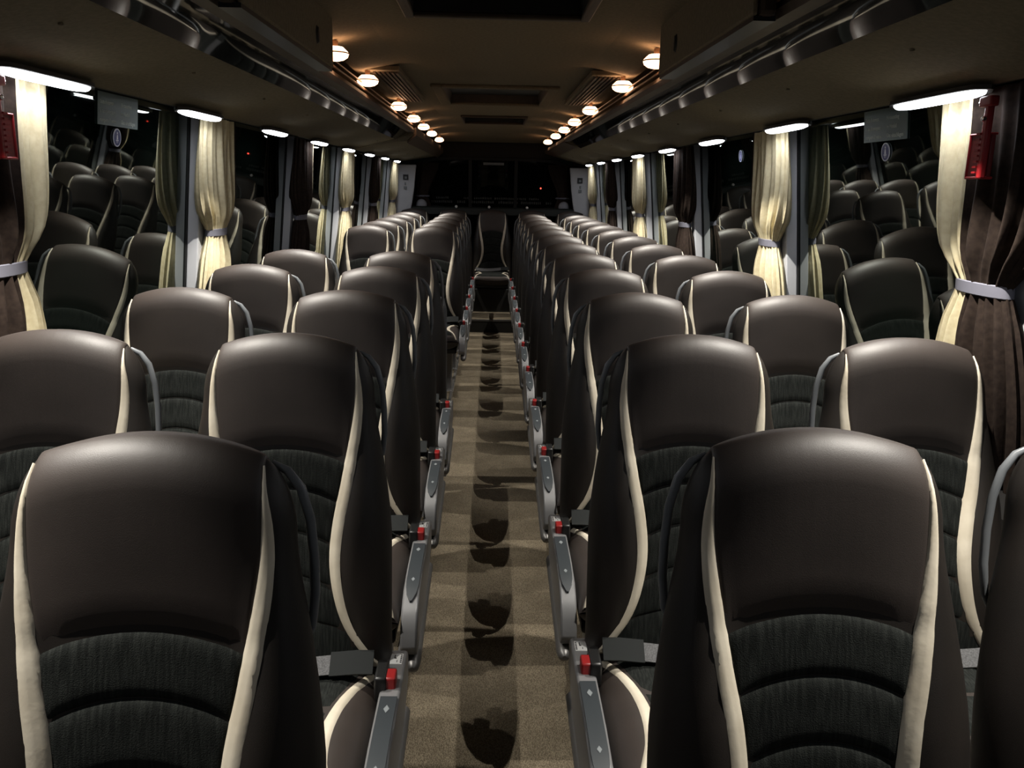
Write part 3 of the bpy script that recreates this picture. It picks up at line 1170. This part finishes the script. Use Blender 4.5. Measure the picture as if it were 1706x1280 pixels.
protos = {(1, True): None}
used = {}


def place(key, loc, label, group):
    if key not in used:
        s, aisle, bench = key
        used[key] = make_seat(s, aisle, bench)
        o = used[key]
    else:
        o = copy_tree(used[key])
    o.location = loc
    tag(o, label, 'seat', group)


GA = 'seats in rows along the aisle'
for n in range(12):                       # side without a gap
    y = D0R + PITCH_ROW * n
    od = ORD[11 - n]
    place((-1, True, False), (XA, y, 0), 'leather coach seat by the aisle, %s row ahead of the rear bench, unbroken seat side' % od, GA)
    place((-1, False, False), (XW, y + (0.05 if n == 0 else 0.0), 0), 'leather coach seat under the windows, %s row ahead of the rear bench, unbroken seat side' % od, GA)
for n in range(5):                        # ahead of the stairwell
    y = D0L + PITCH_ROW * n
    od = ORD[4 - n]
    place((1, True, False), (-XA, y, 0), 'leather coach seat by the aisle, %s row ahead of the stairwell gap' % od, GA)
    place((1, False, False), (-XW, y, 0), 'leather coach seat under the windows, %s row ahead of the stairwell gap' % od, GA)
for n in range(7, 12):                    # behind the stairwell
    y = D0L + GAP + PITCH_ROW * n
    od = ORD[n - 7]
    place((1, True, False), (-XA, y, 0), 'leather coach seat by the aisle, %s row behind the stairwell gap' % od, GA)
    place((1, False, False), (-XW, y, 0), 'leather coach seat under the windows, %s row behind the stairwell gap' % od, GA)
BL = ['rear bench seat in the corner, stairwell side', 'rear bench seat between corner and middle, stairwell side', 'middle seat of the rear bench facing down the aisle',
      'rear bench seat between corner and middle, unbroken side', 'rear bench seat in the corner, unbroken side']
for i in range(5):
    place((1, False, True), ((i - 2) * 0.462, 10.16, 0.018), 'brown leather ' + BL[i], 'seats of the rear bench')

# partition ahead of the stairwell gap
pt = MB()
pt.box(-1.13, -0.235, 4.165, 4.195, ZP, 0.98)
po = pt.build('stairwell_partition', M['wall'], bevel=0.01)
tag(po, 'low grey partition panel behind the last seat ahead of the stairwell gap', 'partition')
MB().tube([(-0.24, 4.18, ZP), (-0.24, 4.18, 0.95), (-0.25, 4.18, 1.0), (-0.30, 4.18, 1.02), (-1.12, 4.18, 1.02)], 0.014, 10).build('rail', M['handle'], po)

# ------------------------------------------------------------------ curtains
# cream range of cos(angle): far side = +1
CURT = [(0.22, 2.0, 0.23), (-2.0, 0.72, 0.21), (0.72, 2.0, 0.22), (-2.0, 2.0, 0.21), (0.72, 2.0, 0.21), (-2.0, 2.0, 0.20)]
CNAME = ['curtain, half cream and half dark brown, behind the red hammer', 'cream curtain with a brown edge, first pillar behind the red hammer', 'dark brown curtain with a cream edge, second pillar behind the red hammer',
         'cream curtain tied at the third pillar behind the red hammer', 'dark brown curtain with a cream edge, fourth pillar behind the red hammer', 'cream curtain tied beside the white corner panel']


def make_curtain(s, k):
    lo, hi, hw0 = CURT[k]
    y = PIL[s] + BAY * (k - 1)
    yc0 = y + 0.115
    xc = s * (gx(1.345) - 0.076)
    o = empty('curtain', (xc, yc0, 1.36))
    rnd = random.Random(10 * k + s)
    ph = rnd.uniform(0, 6)
    npl = 24
    prof_w = [(0, hw0), (.25, hw0 * 1.03), (.6, hw0 * 1.0), (.80, hw0 * .86), (.92, hw0 * .62), (1.0, hw0 * .47), (1.04, hw0 * .47), (1.25, hw0 * .66), (1.6, hw0 * .82), (2.05, hw0 * .88)]
    prof_c = [(0, 0.0), (.5, 0.0), (1.0, 0.02), (1.3, 0.03), (2.05, 0.04)]
    prof_d = [(0, .020), (.25, .024), (.5, .030), (.85, .036), (1.0, .026), (1.04, .026), (1.3, .034), (2.05, .036)]
    N = 216
    vs = [i / 16 for i in range(17)] + [1.04] + [1.04 + 0.085 * i for i in range(1, 13)]

    def pt(a, v):
        w = interp(prof_w, v)
        d = interp(prof_d, v)
        cy = interp(prof_c, v)
        z = 0.435 * (1 - v)
        pin = 1 - 0.72 * math.exp(-((v - 1.02) / 0.13) ** 2)
        p1 = math.sin(npl * a + ph + 0.5 * math.sin(2.2 * v + ph))
        p2 = math.sin((npl - 9) * a + 2 * ph + v)
        k_d = 1 + pin * (0.34 * p1 + 0.24 * p2)
        k_w = 1 + 0.04 * pin * p2
        xx = -s * d * math.sin(a) * k_d
        lean = -s * math.tan(TILT) * z
        return (xx + lean, cy + w * math.cos(a) * k_w, z)

    def is_cream(a):
        return lo < math.cos(a) < hi or (lo <= -2 and hi >= 2)
    for want, nm, mm in ((True, 'cream_panel', 'cream_cloth'), (False, 'brown_panel', 'brown_cloth')):
        m = MB()
        base = 0
        for v in vs:
            for j in range(N):
                m.v.append(pt(2 * PI * j / N, v))
        cnt = 0
        for i in range(len(vs) - 1):
            for j in range(N):
                am = 2 * PI * (j + 0.5) / N
                if is_cream(am) == want:
                    j2 = (j + 1) % N
                    m.f.append((i * N + j, i * N + j2, (i + 1) * N + j2, (i + 1) * N + j))
                    cnt += 1
        if cnt:
            # drop unused vertices
            idx = sorted(set(q for f in m.f for q in f))
            mp = {q: n for n, q in enumerate(idx)}
            m.v = [m.v[q] for q in idx]
            m.f = [tuple(mp[q] for q in f) for f in m.f]
            m.build(nm, M[mm], o, angle=80)
    m = MB()
    rows = []
    for v, g in ((0.985, .001), (0.99, .004), (1.05, .004), (1.055, .001)):
        row = []
        for j in range(40):
            a = 2 * PI * j / 40
            w = interp(prof_w, 1.02) + g
            d = interp(prof_d, 1.02) * 1.12 + g
            row.append((-s * d * math.sin(a) - s * math.tan(TILT) * 0.435 * (1 - v), interp(prof_c, 1.02) + w * math.cos(a), 0.435 * (1 - v)))
        rows.append(row)
    m.grid(rows, close=True)
    m.build('tie_band', M['tie'], o)
    lab = CNAME[k] + (', stairwell side' if s < 0 else ', unbroken side')
    return tag(o, lab, 'curtain', 'tied curtains at the window pillars')


for s in (-1, 1):
    for k in range(6):
        make_curtain(s, k)

# ------------------------------------------------------------------ emergency hammers
for s in (-1, 1):
    o = empty('emergency_hammer', (s * 1.064, 1.872 if s > 0 else 1.885, 1.598))
    # local: y along coach, z up
    MB().box(-.006, .006, -.012, .066, 0, .098).build('holder', M['hammer_dark'], o, bevel=0.003)
    k = MB()
    for a in ((-.014, .068, .000, .006), (-.014, .068, .093, .098), (.062, .068, 0, .098)):
        k.box(-.009, .009, a[0], a[1], a[2], a[3])
    k.build('holder_rim', M['hammer'], o, bevel=0.002)
    k = MB()
    k.box(-s * .018 - .007, -s * .018 + .007, -.022, -.004, .0, .165)
    hd = k.build('hammer_grip', M['hammer'], o, bevel=0.004)
    for i in range(8):
        MB().box(-s * .026 - .003, -s * .026 + .003, -.008, .006, .012 + i * .0115, .016 + i * .0115).build('grip_rib', M['hammer'], hd, smooth=False)
    k = MB()
    k.box(-s * .018 - .010, -s * .018 + .010, -.030, .016, .150, .172)
    k.build('hammer_head', M['hammer'], o, bevel=0.004)
    k = MB()
    k.lathe([(0.0, .022), (.004, .012), (.005, 0.0)], (-s * .018, .012, .161), axis='y', n=10)
    k.build('steel_tip', M['steel'], o)
    k = MB().lathe([(0.0, -s * .0), (.006, -s * .0), (.006, -s * .008), (0.0, -s * .009)], (-s * .024, -.013, .125), axis='x', n=12)
    k.build('rivet', M['steel'], o)
    tag(o, 'red emergency hammer in its holder on the two-tone curtain, ' + SIDE[s], 'hammer')

# ------------------------------------------------------------------ window signs and belt stickers
for s in (-1, 1):
    yc = 2.655 if s > 0 else 2.795
    W, H = 0.29, 0.095
    o = empty('exit_sign', (s * (gx(1.765) - 0.003), yc, 1.765))
    o.rotation_euler = (0, -s * TILT, 0)
    MB().box(-.0012, .0012, -W / 2, W / 2, -H / 2, H / 2).build('film', M['signfilm'], o, smooth=False)
    # reading direction as seen from inside
    if s > 0:
        R = Matrix(((0, 0, -1, 0), (-1, 0, 0, 0), (0, 1, 0, 0), (0, 0, 0, 1)))
    else:
        R = Matrix(((0, 0, 1, 0), (1, 0, 0, 0), (0, 1, 0, 0), (0, 0, 0, 1)))
    for i, (a, b) in enumerate((('Uscita di sicurezza', 'Notausstieg'), ('in caso di emergenza', 'im Notfall'), ('rompere il vetro', 'Glas einschlagen'))):
        z = 0.020 - i * 0.026
        for t, xo in ((a, -0.132), (b, 0.014)):
            mtx = Matrix.Translation((-s * 0.0016, 0, 0)) @ R @ Matrix.Translation((xo, z - 0.006, 0)) @ Matrix.Diagonal((0.72 if len(t) > 16 else 0.95, 1, 1, 1))
            text_mesh('lettering', t, 0.0175, M['signtext'], o, mtx)
    tag(o, 'grey-green film sign with two columns of lettering on the window, ' + SIDE[s], 'sign')
    o = empty('belt_sticker', (s * (gx(1.685) - 0.003), yc - 0.01, 1.685))
    o.rotation_euler = (0, -s * TILT, 0)
    k = MB().lathe([(0.0, -s * .0012), (.0245, -s * .0012), (.0245, s * .001)], (0, 0, 0), axis='x', n=32)
    k.build('disc', M['blue'], o, smooth=False)
    k = MB().lathe([(.0245, -s * .0016), (.0275, -s * .0016), (.0275, s * .001), (.0245, s * .001)], (0, 0, 0), axis='x', n=32)
    k.build('ring', M['white'], o, smooth=False)
    k = MB()
    x = -s * .0018
    k.lathe([(0, 0), (.0034, 0), (.0034, s * .0004)], (x, 0, .0135), axis='x', n=14)
    b0 = len(k.v)
    k.v += [(x, -.003, .009), (x, .003, .009), (x, .0062, -.006), (x, -.0062, -.006)]
    k.f.append((b0, b0 + 1, b0 + 2, b0 + 3))
    b0 = len(k.v)
    k.v += [(x, -.0105, -.007), (x, .0105, -.007), (x, .0075, -.0105), (x, -.0075, -.0105)]
    k.f.append((b0, b0 + 1, b0 + 2, b0 + 3))
    b0 = len(k.v)
    k.v += [(x, -.006, -.011), (x, -.003, -.011), (x, -.002, -.017), (x, -.0045, -.017), (x, .006, -.011), (x, .003, -.011), (x, .002, -.017), (x, .0045, -.017)]
    k.f.append((b0, b0 + 1, b0 + 2, b0 + 3))
    k.f.append((b0 + 4, b0 + 5, b0 + 6, b0 + 7))
    k.build('pictogram', M['white'], o, smooth=False)
    tag(o, 'round blue seat belt sticker below the film sign, ' + SIDE[s], 'sticker', 'blue belt stickers on the windows')
    if s > 0:
        o2 = copy_tree(o)
        o2.location = (gx(1.72) - 0.003, 4.19, 1.72)
        tag(o2, 'round blue seat belt sticker on the window one pillar behind the film sign', 'sticker')
